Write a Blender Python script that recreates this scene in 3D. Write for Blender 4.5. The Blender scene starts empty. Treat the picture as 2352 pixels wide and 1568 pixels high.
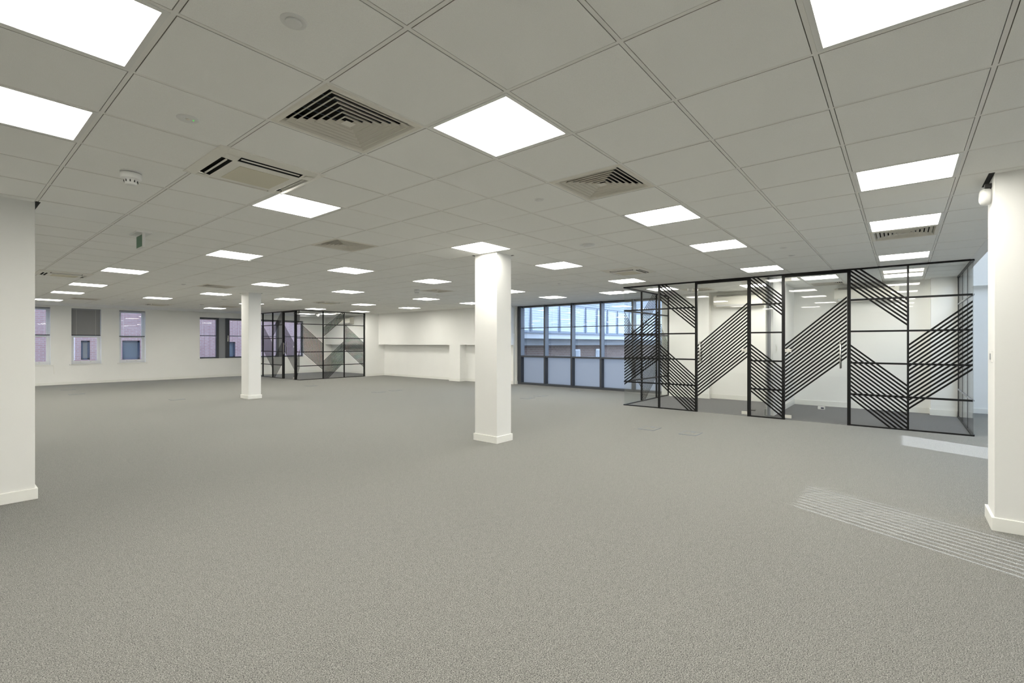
import bpy, math, random
from math import pi, sin, cos
random.seed(7)
C = bpy.context.scene.collection
# ------------------------------------------------------------------ camera calibration
F_PX, HOR, YAW = 1091.889, 788.19, 0.88381
OX, OY, T = 1.94783, 2.47304, 0.6
EYE = 1.345
CH = EYE + 2.03586 * T            # suspended ceiling height
def gx(i): return (i + OX) * T
def gy(j): return (j + OY) * T

cam = bpy.data.cameras.new('camera'); camo = bpy.data.objects.new('camera', cam); C.objects.link(camo)
camo.location = (0, 0, EYE); camo.rotation_euler = (pi / 2, 0, -YAW)
cam.sensor_width = 36; cam.lens = F_PX / 2352 * 36; cam.shift_y = (HOR - 784) / 2352
cam.clip_start = 0.05; cam.clip_end = 200
bpy.context.scene.camera = camo

# ------------------------------------------------------------------ materials
def srgb(r, g, b):
    f = lambda c: (c / 255 / 12.92) if c / 255 <= .04045 else ((c / 255 + .055) / 1.055) ** 2.4
    return (f(r), f(g), f(b), 1)
def newmat(name):
    m = bpy.data.materials.new(name); m.use_nodes = True
    nt = m.node_tree; nt.nodes.clear(); out = nt.nodes.new('ShaderNodeOutputMaterial')
    return m, nt, out
def link(nt, a, b): nt.links.new(a, b)
def pmat(name, col, rough=.6, metal=0, bump=None, var=None, spec=.5):
    m, nt, out = newmat(name)
    p = nt.nodes.new('ShaderNodeBsdfPrincipled'); link(nt, p.outputs[0], out.inputs[0])
    p.inputs['Base Color'].default_value = col if len(col) == 4 else (*col, 1)
    p.inputs['Roughness'].default_value = rough; p.inputs['Metallic'].default_value = metal
    p.inputs['Specular IOR Level'].default_value = spec
    tc = nt.nodes.new('ShaderNodeTexCoord')
    if var:
        sc, amt = var
        n = nt.nodes.new('ShaderNodeTexNoise'); n.inputs['Scale'].default_value = sc; n.inputs['Detail'].default_value = 2
        link(nt, tc.outputs['Object'], n.inputs['Vector'])
        r = nt.nodes.new('ShaderNodeMapRange'); r.inputs['From Min'].default_value = .3; r.inputs['From Max'].default_value = .7
        r.inputs['To Min'].default_value = 1 - amt; r.inputs['To Max'].default_value = 1 + amt
        link(nt, n.outputs['Fac'], r.inputs[0])
        v = nt.nodes.new('ShaderNodeVectorMath'); v.operation = 'SCALE'
        v.inputs[0].default_value = p.inputs['Base Color'].default_value[:3]
        link(nt, r.outputs[0], v.inputs['Scale']); link(nt, v.outputs[0], p.inputs['Base Color'])
    if bump:
        sc, st, dist = bump
        n = nt.nodes.new('ShaderNodeTexNoise'); n.inputs['Scale'].default_value = sc; n.inputs['Detail'].default_value = 3
        link(nt, tc.outputs['Object'], n.inputs['Vector'])
        b = nt.nodes.new('ShaderNodeBump'); b.inputs['Strength'].default_value = st; b.inputs['Distance'].default_value = dist
        link(nt, n.outputs['Fac'], b.inputs['Height']); link(nt, b.outputs[0], p.inputs['Normal'])
    return m
def emat(name, col, strength):
    m, nt, out = newmat(name)
    e = nt.nodes.new('ShaderNodeEmission'); e.inputs[0].default_value = (*col, 1); e.inputs[1].default_value = strength
    link(nt, e.outputs[0], out.inputs[0]); return m
def glassmat(name, tint=(1, 1, 1), f0=.045):
    m, nt, out = newmat(name)
    t = nt.nodes.new('ShaderNodeBsdfTransparent'); t.inputs[0].default_value = (*tint, 1)
    g = nt.nodes.new('ShaderNodeBsdfGlossy'); g.inputs['Roughness'].default_value = 0.0
    lw = nt.nodes.new('ShaderNodeLayerWeight'); lw.inputs[0].default_value = .5
    pw = nt.nodes.new('ShaderNodeMath'); pw.operation = 'POWER'; pw.inputs[1].default_value = 5
    link(nt, lw.outputs['Facing'], pw.inputs[0])
    mr = nt.nodes.new('ShaderNodeMapRange'); mr.inputs['To Min'].default_value = f0; mr.inputs['To Max'].default_value = .9
    link(nt, pw.outputs[0], mr.inputs[0])
    mx = nt.nodes.new('ShaderNodeMixShader'); link(nt, mr.outputs[0], mx.inputs[0])
    link(nt, t.outputs[0], mx.inputs[1]); link(nt, g.outputs[0], mx.inputs[2]); link(nt, mx.outputs[0], out.inputs[0])
    return m
def carpet(name, dark, light):
    m, nt, out = newmat(name)
    p = nt.nodes.new('ShaderNodeBsdfPrincipled'); link(nt, p.outputs[0], out.inputs[0])
    p.inputs['Roughness'].default_value = .95; p.inputs['Specular IOR Level'].default_value = .1
    p.inputs['Sheen Weight'].default_value = .15; p.inputs['Sheen Roughness'].default_value = .6
    tc = nt.nodes.new('ShaderNodeTexCoord')
    n1 = nt.nodes.new('ShaderNodeTexNoise'); n1.inputs['Scale'].default_value = 210; n1.inputs['Detail'].default_value = 3; n1.inputs['Roughness'].default_value = .75
    n2 = nt.nodes.new('ShaderNodeTexNoise'); n2.inputs['Scale'].default_value = 26; n2.inputs['Detail'].default_value = 6; n2.inputs['Roughness'].default_value = .7
    n3 = nt.nodes.new('ShaderNodeTexVoronoi'); n3.inputs['Scale'].default_value = 330
    for n in (n1, n2, n3): link(nt, tc.outputs['Object'], n.inputs['Vector'])
    a = nt.nodes.new('ShaderNodeMath'); a.operation = 'MULTIPLY_ADD'; link(nt, n3.outputs['Distance'], a.inputs[0]); a.inputs[1].default_value = -.20
    link(nt, n1.outputs['Fac'], a.inputs[2])
    cr = nt.nodes.new('ShaderNodeValToRGB'); cr.color_ramp.elements[0].position = .28; cr.color_ramp.elements[1].position = .56
    cr.color_ramp.elements[0].color = (*dark, 1); cr.color_ramp.elements[1].color = (*light, 1)
    link(nt, a.outputs[0], cr.inputs[0])
    mr = nt.nodes.new('ShaderNodeMapRange'); mr.inputs['From Min'].default_value = .3; mr.inputs['From Max'].default_value = .7
    mr.inputs['To Min'].default_value = .90; mr.inputs['To Max'].default_value = 1.10
    link(nt, n2.outputs['Fac'], mr.inputs[0])
    v = nt.nodes.new('ShaderNodeVectorMath'); v.operation = 'SCALE'; link(nt, cr.outputs[0], v.inputs[0]); link(nt, mr.outputs[0], v.inputs['Scale'])
    link(nt, v.outputs[0], p.inputs['Base Color'])
    b = nt.nodes.new('ShaderNodeBump'); b.inputs['Strength'].default_value = .25; b.inputs['Distance'].default_value = .004
    link(nt, a.outputs[0], b.inputs['Height']); link(nt, b.outputs[0], p.inputs['Normal'])
    return m
def brickmat(name, c1, c2, mortar, axis='X'):
    m, nt, out = newmat(name)
    p = nt.nodes.new('ShaderNodeBsdfPrincipled'); link(nt, p.outputs[0], out.inputs[0]); p.inputs['Roughness'].default_value = .9
    tc = nt.nodes.new('ShaderNodeTexCoord'); sp = nt.nodes.new('ShaderNodeSeparateXYZ'); cb = nt.nodes.new('ShaderNodeCombineXYZ')
    link(nt, tc.outputs['Object'], sp.inputs[0])
    link(nt, sp.outputs[axis], cb.inputs['X']); link(nt, sp.outputs['Z'], cb.inputs['Y'])
    b = nt.nodes.new('ShaderNodeTexBrick'); link(nt, cb.outputs[0], b.inputs['Vector'])
    b.inputs['Color1'].default_value = (*c1, 1); b.inputs['Color2'].default_value = (*c2, 1); b.inputs['Mortar'].default_value = (*mortar, 1)
    b.inputs['Scale'].default_value = 1; b.inputs['Brick Width'].default_value = .225; b.inputs['Row Height'].default_value = .075; b.inputs['Bias'].default_value = -.2
    b.inputs['Mortar Size'].default_value = .008
    link(nt, b.outputs['Color'], p.inputs['Base Color']); return m
def frostmat(name):
    m, nt, out = newmat(name)
    t = nt.nodes.new('ShaderNodeBsdfTranslucent'); t.inputs[0].default_value = (.52, .52, .53, 1)
    d = nt.nodes.new('ShaderNodeBsdfPrincipled'); d.inputs['Base Color'].default_value = (.34, .37, .42, 1); d.inputs['Roughness'].default_value = .35
    mx = nt.nodes.new('ShaderNodeMixShader'); mx.inputs[0].default_value = .3
    link(nt, t.outputs[0], mx.inputs[1]); link(nt, d.outputs[0], mx.inputs[2]); link(nt, mx.outputs[0], out.inputs[0]); return m
def slatmat(name, col):
    m, nt, out = newmat(name)
    t = nt.nodes.new('ShaderNodeBsdfTranslucent'); t.inputs[0].default_value = (*col, 1)
    d = nt.nodes.new('ShaderNodeBsdfPrincipled'); d.inputs['Base Color'].default_value = (*col, 1); d.inputs['Roughness'].default_value = .4
    mx = nt.nodes.new('ShaderNodeMixShader'); mx.inputs[0].default_value = .8
    link(nt, t.outputs[0], mx.inputs[1]); link(nt, d.outputs[0], mx.inputs[2]); link(nt, mx.outputs[0], out.inputs[0]); return m

LED = 26.5
M = dict(
 wall=pmat('white_wall_paint', (.90, .90, .875), .75, bump=(140, .06, .002), var=(1.2, .015), spec=.3),
 column=pmat('white_column_paint', (.80, .80, .78), .6, bump=(140, .05, .002), spec=.35),
 skirt=pmat('white_gloss_trim', (.86, .86, .82), .32),
 tile=pmat('mineral_fibre_tile', (.97, .97, .94), .9, bump=(420, .25, .0015), var=(380, .05), spec=.15),
 tilecore=pmat('raw_tile_edge', (.42, .40, .36), .95),
 tee=pmat('white_ceiling_grid', (.90, .89, .85), .45),
 plaster=pmat('ceiling_plaster', (.93, .93, .92), .8, spec=.2),
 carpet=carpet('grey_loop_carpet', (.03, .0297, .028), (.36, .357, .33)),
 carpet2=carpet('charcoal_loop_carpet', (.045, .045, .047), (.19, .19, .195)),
 led=emat('led_diffuser', (1.0, .968, .88), LED),
 led_dim=emat('led_diffuser_dimmed', (1.0, .968, .88), 15.0),
 ledframe=pmat('white_powder_coat', (.85, .85, .82), .35),
 grille=pmat('cream_diffuser_plastic', (.83, .80, .72), .45),
 acbody=pmat('ivory_plastic', (.86, .84, .77), .4),
 acgrille=pmat('beige_filter_grille', (.74, .70, .57), .7, bump=(260, .5, .003)),
 void=pmat('dark_duct', (.012, .012, .012), .9),
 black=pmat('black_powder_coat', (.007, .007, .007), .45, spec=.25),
 film=pmat('black_vinyl_film', (.006, .0055, .005), .6, spec=.15),
 glass=glassmat('clear_glass', (.988, .994, .991), .024),
 winglass=glassmat('window_glass', (.96, .98, 1.0), .05),
 frost=frostmat('frosted_glass'),
 greyalu=pmat('dark_grey_aluminium', (.06, .066, .078), .45, .2),
 greyalu2=pmat('mid_grey_panel', (.30, .31, .33), .5),
 upvc=pmat('white_upvc', (.82, .83, .84), .35),
 slat=slatmat('pale_grey_slat', (.50, .52, .56)),
 slatgrey=pmat('grey_closed_slat', (.30, .30, .30), .5),
 railblack=pmat('blind_bottom_rail', (.03, .03, .035), .5),
 steel=pmat('brushed_steel', (.62, .60, .56), .3, .9),
 satin=pmat('satin_silver_patch', (.66, .65, .60), .45, .3),
 white=pmat('white_plastic', (.82, .82, .80), .4),
 green=pmat('green_sign_face', (.04, .16, .075), .4),
 brick=brickmat('red_brick', (.30, .17, .165), (.34, .22, .21), (.35, .31, .31)),
 brick2=brickmat('brown_brick', (.12, .075, .06), (.16, .105, .085), (.19, .175, .165)),
 bluealu=pmat('blue_grey_frame', (.04, .055, .09), .5),
 darkglass=pmat('dark_window_glass', (.09, .11, .13), .08),
 beige=pmat('beige_curtain', (.20, .19, .17), .9),
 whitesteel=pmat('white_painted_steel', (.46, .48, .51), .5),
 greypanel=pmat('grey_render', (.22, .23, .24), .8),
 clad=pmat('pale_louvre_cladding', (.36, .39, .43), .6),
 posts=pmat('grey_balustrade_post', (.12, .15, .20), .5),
 ground=pmat('courtyard_paving', (.16, .165, .17), .9, var=(.6, .1)),
 led_green=emat('green_indicator', (.2, 1, .2), .6),
 black_plastic=pmat('black_plastic', (.02, .02, .02), .4),
)

# ------------------------------------------------------------------ mesh builder
class MB:
    def __init__(s): s.v = []; s.f = []; s.mi = []; s.smooth = []
    def poly(s, pts, m=0, sm=False):
        n = len(s.v); s.v += [tuple(p) for p in pts]; s.f.append(tuple(range(n, n + len(pts)))); s.mi.append(m); s.smooth.append(sm)
    def box(s, x0, x1, y0, y1, z0, z1, m=0):
        x0, x1 = sorted((x0, x1)); y0, y1 = sorted((y0, y1)); z0, z1 = sorted((z0, z1))
        n = len(s.v)
        s.v += [(x0,y0,z0),(x1,y0,z0),(x1,y1,z0),(x0,y1,z0),(x0,y0,z1),(x1,y0,z1),(x1,y1,z1),(x0,y1,z1)]
        for q in ((0,3,2,1),(4,5,6,7),(0,1,5,4),(1,2,6,5),(2,3,7,6),(3,0,4,7)):
            s.f.append(tuple(n + k for k in q)); s.mi.append(m); s.smooth.append(False)
        return s
    def lathe(s, prof, c, axis='z', n=32, m=0, sm=True):
        """prof: list of (r, h) revolved about the axis through c"""
        base = len(s.v); k = len(prof)
        for a in range(n):
            t = 2 * pi * a / n
            for r, h in prof:
                x, y = r * cos(t), r * sin(t)
                if axis == 'z': s.v.append((c[0] + x, c[1] + y, c[2] + h))
                elif axis == 'y': s.v.append((c[0] + x, c[1] + h, c[2] + y))
                else: s.v.append((c[0] + h, c[1] + x, c[2] + y))
        for a in range(n):
            b = (a + 1) % n
            for q in range(k - 1):
                s.f.append((base + a*k+q, base + b*k+q, base + b*k+q+1, base + a*k+q+1)); s.mi.append(m); s.smooth.append(sm)
        for q, rev in ((0, True), (k - 1, False)):
            if prof[q][0] > 1e-6:
                idx = [base + a*k+q for a in range(n)]
                s.f.append(tuple(reversed(idx)) if rev else tuple(idx)); s.mi.append(m); s.smooth.append(False)
        return s
    def prism(s, pts, to3, t0, t1, m=0):
        """2-D polygon pts extruded between offsets t0 and t1; to3(a, b, t) -> 3-D"""
        n = len(s.v); k = len(pts)
        for t in (t0, t1): s.v += [to3(a, b, t) for a, b in pts]
        s.f.append(tuple(n + i for i in range(k))); s.f.append(tuple(n + k + i for i in reversed(range(k))))
        for i in range(k):
            j = (i + 1) % k; s.f.append((n+i, n+k+i, n+k+j, n+j))
        s.mi += [m] * (k + 2); s.smooth += [False] * (k + 2); return s
    def tube(s, pts, r, n=10, m=0):
        from mathutils import Vector
        P = [Vector(p) for p in pts]; base = len(s.v)
        for i, p in enumerate(P):
            d = (P[min(i+1, len(P)-1)] - P[max(i-1, 0)]).normalized()
            a = d.orthogonal().normalized() if i == 0 else (a - a.dot(d) * d).normalized()
            b = d.cross(a)
            for k in range(n):
                t = 2*pi*k/n; s.v.append(tuple(p + r * (cos(t)*a + sin(t)*b)))
        for i in range(len(P)-1):
            for k in range(n):
                q = (k+1) % n; s.f.append((base+i*n+k, base+i*n+q, base+(i+1)*n+q, base+(i+1)*n+k)); s.mi.append(m); s.smooth.append(True)
        s.f.append(tuple(base+k for k in reversed(range(n)))); s.f.append(tuple(base+(len(P)-1)*n+k for k in range(n)))
        s.mi += [m, m]; s.smooth += [False, False]; return s
    def build(s, name, mats, parent=None, bevel=0):
        o0 = parent['_org'] if parent is not None and '_org' in parent else (0, 0, 0)
        me = bpy.data.meshes.new(name)
        me.from_pydata([(x-o0[0], y-o0[1], z-o0[2]) for x, y, z in s.v], [], s.f)
        if not isinstance(mats, (list, tuple)): mats = [mats]
        for m in mats: me.materials.append(M[m])
        for p, mi, sm in zip(me.polygons, s.mi, s.smooth): p.material_index = mi; p.use_smooth = sm
        import bmesh
        bm = bmesh.new(); bm.from_mesh(me); bmesh.ops.recalc_face_normals(bm, faces=bm.faces); bm.to_mesh(me); bm.free()
        o = bpy.data.objects.new(name, me); C.objects.link(o)
        if bevel:
            b = o.modifiers.new('bevel', 'BEVEL'); b.width = bevel; b.segments = 2; b.limit_method = 'ANGLE'
        if parent is not None: o.parent = parent; o['_org'] = o0
        return o
def box(name, mats, x0, x1, y0, y1, z0, z1, parent=None, bevel=0):
    return MB().box(x0, x1, y0, y1, z0, z1).build(name, mats, parent, bevel)
def struct(o): o['kind'] = 'structure'; return o
def tag(o, label, cat, group=None):
    o['label'] = label; o['category'] = cat
    if group: o['group'] = group
    return o
def thing(name, label, cat, loc, group=None):
    o = bpy.data.objects.new(name, None); C.objects.link(o); o.location = loc; o['_org'] = tuple(loc)
    o.empty_display_size = .1
    return tag(o, label, cat, group)
def dup(root, loc, label, group=None):
    r = root.copy(); C.objects.link(r); r.location = loc; r['_org'] = tuple(loc); r['label'] = label
    if group: r['group'] = group
    for ch in list(root.children):
        c = ch.copy(); C.objects.link(c); c.parent = r
        for g in list(ch.children):
            d = g.copy(); C.objects.link(d); d.parent = c
    return r

# ------------------------------------------------------------------ the shell
XW, XE, YS, YN = -4.0, 12.1, -5.0, 21.1          # room faces
XG = 12.45                                        # east curtain glazing plane
AX0, AY = 5.35, -0.86                             # open double-height well: x > AX0, y < AY
floor = MB(); floor.box(XW-.3, 13.2, YS-.3, YN+.3, -.12, 0)
struct(floor.build('floor', 'carpet'))
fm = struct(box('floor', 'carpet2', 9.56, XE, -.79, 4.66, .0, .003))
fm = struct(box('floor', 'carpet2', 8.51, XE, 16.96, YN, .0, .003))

LIGHTS = [(-1.5,1.5),(-1.5,3.5),(1.5,.5),(1.5,4.5),(2.5,9.5),(1.5,14.5),(1.5,19.5),(1.5,23.5),(1.5,28.5),(4.5,23.5),(5.5,19.5),
 (8.5,28.5),(5.5,14.5),(8.5,19.5),(5.5,9.5),(8.5,14.5),(12.5,19.5),(12.5,24.5),(15.5,24.5),(8.5,9.5),(12.5,14.5),(15.5,19.5),
 (5.5,4.5),(8.5,4.5),(15.5,9.5),(12.5,4.5),(15.5,6.5),(5.5,.5),(8.5,.5),(12.5,.5),(5.5,-2.5),(8.5,-2.5),(12.5,-2.5),(1.5,-2.5),
 (12.5,9.5),(15.5,14.5),(8.5,23.5),(15.5,4.5),(15.5,-.5),(16.5,-2.5),(15.5,28.5),(14.5,29.5),(16.5,1.5),
 # unseen panels continuing the same ceiling grid, added to light the room
 (-1.5,-2.5),(-4.5,-2.5),(-1.5,-6.5),(1.5,-6.5),(-4.5,9.5),(-4.5,14.5),(-1.5,14.5),(-4.5,19.5),(-1.5,19.5),(-1.5,23.5),(-4.5,23.5),(-1.5,28.5),(-4.5,28.5)]
DIFF = [(.5,1.5),(3.5,.5),(3.5,6.5),(9.5,-2.5),(4.5,16.5),(10.5,11.5),(2.5,26.5),(8.5,26.5),(15.5,-2.5),(17.5,-.5),(16.5,3.5)]
CASS = [(.5,3.5),(.5,16.5),(10.5,19.5),(10.5,3.5),(5.5,27.5)]
cells = {(math.floor(i), math.floor(j)) for i, j in LIGHTS + DIFF + CASS}
YT = gy(30)                                        # tiles stop here, plain plaster margin beyond
ce = MB()
for i in range(-9, 19):
    for j in range(-13, 30):
        x0, x1, y0, y1 = gx(i), gx(i+1), gy(j), gy(j+1)
        x0, x1 = max(x0, XW), min(x1, 12.44); y0 = max(y0, YS)
        if x0 >= AX0 - .35 and y0 < AY: y0 = AY
        if x1 - x0 < .03 or y1 - y0 < .03: continue
        def ringz(i0, i1, z, mi):                  # flat frame between two insets of the cell
            ax0, ax1, ay0, ay1 = x0+i0, x1-i0, y0+i0, y1-i0; bx0, bx1, by0, by1 = x0+i1, x1-i1, y0+i1, y1-i1
            for (p, q, r, s_) in ((ax0, ax1, ay0, by0), (ax0, ax1, by1, ay1), (ax0, bx0, by0, by1), (bx1, ax1, by0, by1)):
                ce.poly([(p,r,z),(p,s_,z),(q,s_,z),(q,r,z)], mi)
        def sides(inset, za, zb2, mi):
            c_ = [(x0+inset,y0+inset),(x1-inset,y0+inset),(x1-inset,y1-inset),(x0+inset,y1-inset)]
            for k in range(4):
                l = (k+1) % 4
                ce.poly([(*c_[k],za),(*c_[l],za),(*c_[l],zb2),(*c_[k],zb2)], mi)
        tw, tg = .0090, .0122                      # half tee face, tile edge
        ringz(0, tw, CH+.0015, 1)
        if (i, j) in cells:
            sides(tw, CH+.0015, CH+.016, 1); continue
        sides(tw, CH+.0015, CH+.016, 1); ringz(tw, tg, CH+.016, 2)
        if (x1-x0) < .06 or (y1-y0) < .06: continue
        e = .0015; zb = CH + random.uniform(-.0006, .0006)
        A0, A1, B0, B1 = x0+tg, x1-tg, y0+tg, y1-tg
        ce.poly([(A0+e,B0+e,zb),(A0+e,B1-e,zb),(A1-e,B1-e,zb),(A1-e,B0+e,zb)], 0)
        o_ = [(A0,B0),(A1,B0),(A1,B1),(A0,B1)]; i_ = [(A0+e,B0+e),(A1-e,B0+e),(A1-e,B1-e),(A0+e,B1-e)]
        for k in range(4):
            l = (k+1) % 4
            ce.poly([(*i_[k],zb),(*i_[l],zb),(*o_[l],zb+e),(*o_[k],zb+e)], 0)
            ce.poly([(*o_[k],zb+e),(*o_[l],zb+e),(*o_[l],CH+.016),(*o_[k],CH+.016)], 2)
cobj = struct(ce.build('ceiling', ['tile', 'tee', 'tilecore']))
mg = MB().box(XW, 12.44, YT, YN, CH, CH+.03)
struct(mg.build('trim_ceiling_margin', 'plaster'))
# concrete slab above the ceiling void, left open over the well
sl = MB().box(XW-.3, 13.2, AY, YN+.3, CH+.45, CH+.6).box(XW-.3, AX0-.25, YS-.3, AY, CH+.45, CH+.6)
struct(sl.build('ceiling', 'plaster'))
wr = MB().box(AX0-.3, 7.0, YS-.3, AY, 4.3, 4.5).box(11.0, 13.2, YS-.3, AY, 4.3, 4.5).box(7.0, 11.0, YS-.3, -4.2, 4.3, 4.5).box(7.0, 11.0, -1.8, AY, 4.3, 4.5)
struct(wr.build('ceiling', 'plaster'))
# upstand around the edge of the well
up = MB().box(AX0-.30, 13.0, AY-.02, AY+.0, CH-.002, 4.3).box(AX0-.30, AX0-.25, YS, AY-.02, CH-.002, 4.3)
struct(up.build('trim_well_edge', 'wall'))
struct(MB().box(AX0-.29, 12.6, AY, AY+.09, CH-.004, CH+.004).build('trim_ceiling_edge', 'plaster'))

def wall_x(name, y0, y1, xa, xb, z1, holes, mat='wall'):
    """wall running along X between y0 and y1 with rectangular holes (x0,x1,z0,z1)"""
    m = MB(); x = xa
    for h in sorted(holes):
        m.box(x, h[0], y0, y1, 0, z1); m.box(h[0], h[1], y0, y1, 0, h[2]); m.box(h[0], h[1], y0, y1, h[3], z1); x = h[1]
    m.box(x, xb, y0, y1, 0, z1)
    return struct(m.build(name, mat))
W1, W2, W3, W4 = (1.66, 2.40, .66, 2.50), (2.895, 3.65, .66, 2.50), (4.13, 4.88, .66, 2.50), (6.59, 10.74, .75, 2.36)
W0 = (.42, 1.16, .66, 2.50)
wall_x('wall_north', YN, YN+.3, XW-.3, 13.2, CH+.45, [W1, W2, W3, W4])
struct(box('wall_west', 'wall', XW-.3, XW, YS-.3, YN, 0, CH+.45))
# south wall with two unseen openings shaped for the sun streaks on the floor
wall_x('wall_south', YS-.05, YS, XW-.3, 13.2, 4.4, [(1.85, 2.72, .1, 2.25), (5.85, 6.75, .1, 1.98)])
for n_, x0_, x1_, z1_, gap, pit in (('upright fin screen in the south wall, left one', 1.85, 2.72, 2.25, .020, .078), ('upright fin screen in the south wall, right one', 5.85, 6.75, 1.98, .075, .10)):
    r = thing('window_screen', n_, 'window screen', ((x0_+x1_)/2, YS, 0)); q = MB(); x = x0_
    while x < x1_:
        q.box(x+gap, min(x+pit, x1_), YS-.012, YS-.004, .1, z1_); x += pit
    q.build('fins', 'white', r)
struct(box('wall_sun_block', 'brick2', 8.5, 24, -16, -8, -3.5, 14))  # unseen block added only to keep the sun off the balcony wing
struct(MB().box(XW-.3, 13.2, AY, YN+.3, CH+.6, 12).box(XW-.3, AX0-.3, YS-.3, AY, CH+.6, 12).build('wall_upper_sun_block', 'plaster'))  # unseen mass above the slab, added to shade the facades outside from the sun
# east wall: recessed back, deep bulkhead above, pier
m = MB()
m.box(XE, 12.6, 9.87, YN+.3, 0, CH+.45)                               # recessed face
m.box(11.8, XE, 9.87, 16.88, 1.29, CH+.45)                         # bulkhead over the recesses
m.box(11.8, XE, 12.05, 12.59, 0, 1.29)                             # pier between the recesses
m.box(12.0, 12.6, 9.60, 9.87, CH+.02, CH+.45)
m.box(11.8, XE, 16.88, YN, 1.29, CH+.45)
m.box(12.22, XE+.5, 9.84, 9.90, 0, CH)
m.box(XE, 13.2, -.86, 4.86, 0, CH+.45)                             # behind the near meeting rooms
m.box(11.94, XE, 3.62, 4.60, 0, CH)
m.box(11.86, XE, -.84, -.42, 0, CH)
m.box(XG-.1, 13.2, 4.86, 9.87, CH+.01, CH+.45)
struct(m.build('wall_east', 'wall'))
m = MB(); m.box(12.75, 13.2, YS-.3, -.86, 0, 4.4); m.box(12.60, 12.75, YS, -.86, 2.44, 4.4)
struct(m.build('wall_well', 'wall'))
struct(box('wall_booth_stub', 'wall', 11.19, XE, 16.88, 17.0, 0, CH+.02))
struct(box('wall_divider', 'wall', 9.90, XE, 1.85, 1.97, 0, CH+.02))

def skirt(name, segs, h=.095, t=.016):
    """segs: (x0,x1,y0,y1) boxes"""
    m = MB()
    for s_ in segs:
        m.box(s_[0], s_[1], s_[2], s_[3], 0, h)
    return struct(m.build(name, 'skirt', bevel=.003))
t_ = .016
skirt('baseboard_north', [(XW, 12.1, YN-t_, YN)])
skirt('baseboard_west', [(XW, XW+t_, YS, YN)])
skirt('baseboard_south', [(XW, 12.7, YS, YS+t_)])
skirt('baseboard_east', [(XE-t_, XE, 12.59, 16.88), (11.8-t_, 11.8, 12.05-t_, 12.59+t_), (11.8, XE, 12.05-t_, 12.05), (11.8, XE, 12.59, 12.59+t_),
      (XE-t_, XE, 9.9, 12.05), (12.22-t_, 12.22, 9.84-t_, 9.9), (12.22, 12.3, 9.84-t_, 9.84), (11.21, XE-t_, 16.88-t_, 16.88)])
skirt('baseboard_meeting_rooms', [(XE-t_, XE, -.42, 1.85), (XE-t_, XE, 1.97, 3.62), (9.90-t_, XE-t_, 1.85-t_, 1.85), (9.90-t_, 9.90, 1.85, 1.97+t_),
      (9.90-t_, XE-t_, 1.97, 1.97+t_), (11.94-t_, 11.94, 3.62-t_, 4.6), (11.94, XE, 3.62-t_, 3.62), (11.86-t_, 11.86, -.78, -.42+t_), (11.86, XE, -.42, -.42+t_)], h=.115)
skirt('baseboard_far_meeting_room', [(XE-t_, XE, 17.0, YN)])
skirt('baseboard_well', [(12.75-t_, 12.75, YS, -.86)])

# ------------------------------------------------------------------ columns
def column(x0, x1, y0, y1, label):
    r = thing('column', label, 'column', ((x0+x1)/2, (y0+y1)/2, 0), None)
    MB().box(x0, x1, y0, y1, .09, CH+.004).build('shaft', 'column', r, bevel=.002)
    s = .017
    MB().box(x0-s, x1+s, y0-s, y1+s, 0, .094).build('skirting', 'skirt', r, bevel=.003)
    # dark open joint where the ceiling tiles are cut around the shaft
    g = MB(); k = .032
    g.box(x0-k, x1+k, y1, y1+k, CH-.0012, CH+.004); g.box(x1, x1+k, y0-k, y1, CH-.0012, CH+.004)
    g.build('shadow_joint', 'void', r)
    return r
column(4.80, 5.10, 4.20, 4.605, 'square white column standing in the middle of the open floor under a lit panel')
column(4.82, 5.107, 12.145, 12.565, 'distant square white column in front of the far glass meeting room')
rc = column(4.85, 5.185, -1.05, -.515, 'white column at the right edge carrying a round sounder and a small switch')
lc = column(-.55, .563, 5.80, 6.35, 'broad white pier at the left edge with a thin black edge on its far side')
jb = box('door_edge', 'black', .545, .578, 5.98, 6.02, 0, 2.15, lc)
jb['label'] = 'thin black door edge against the pier'

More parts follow.
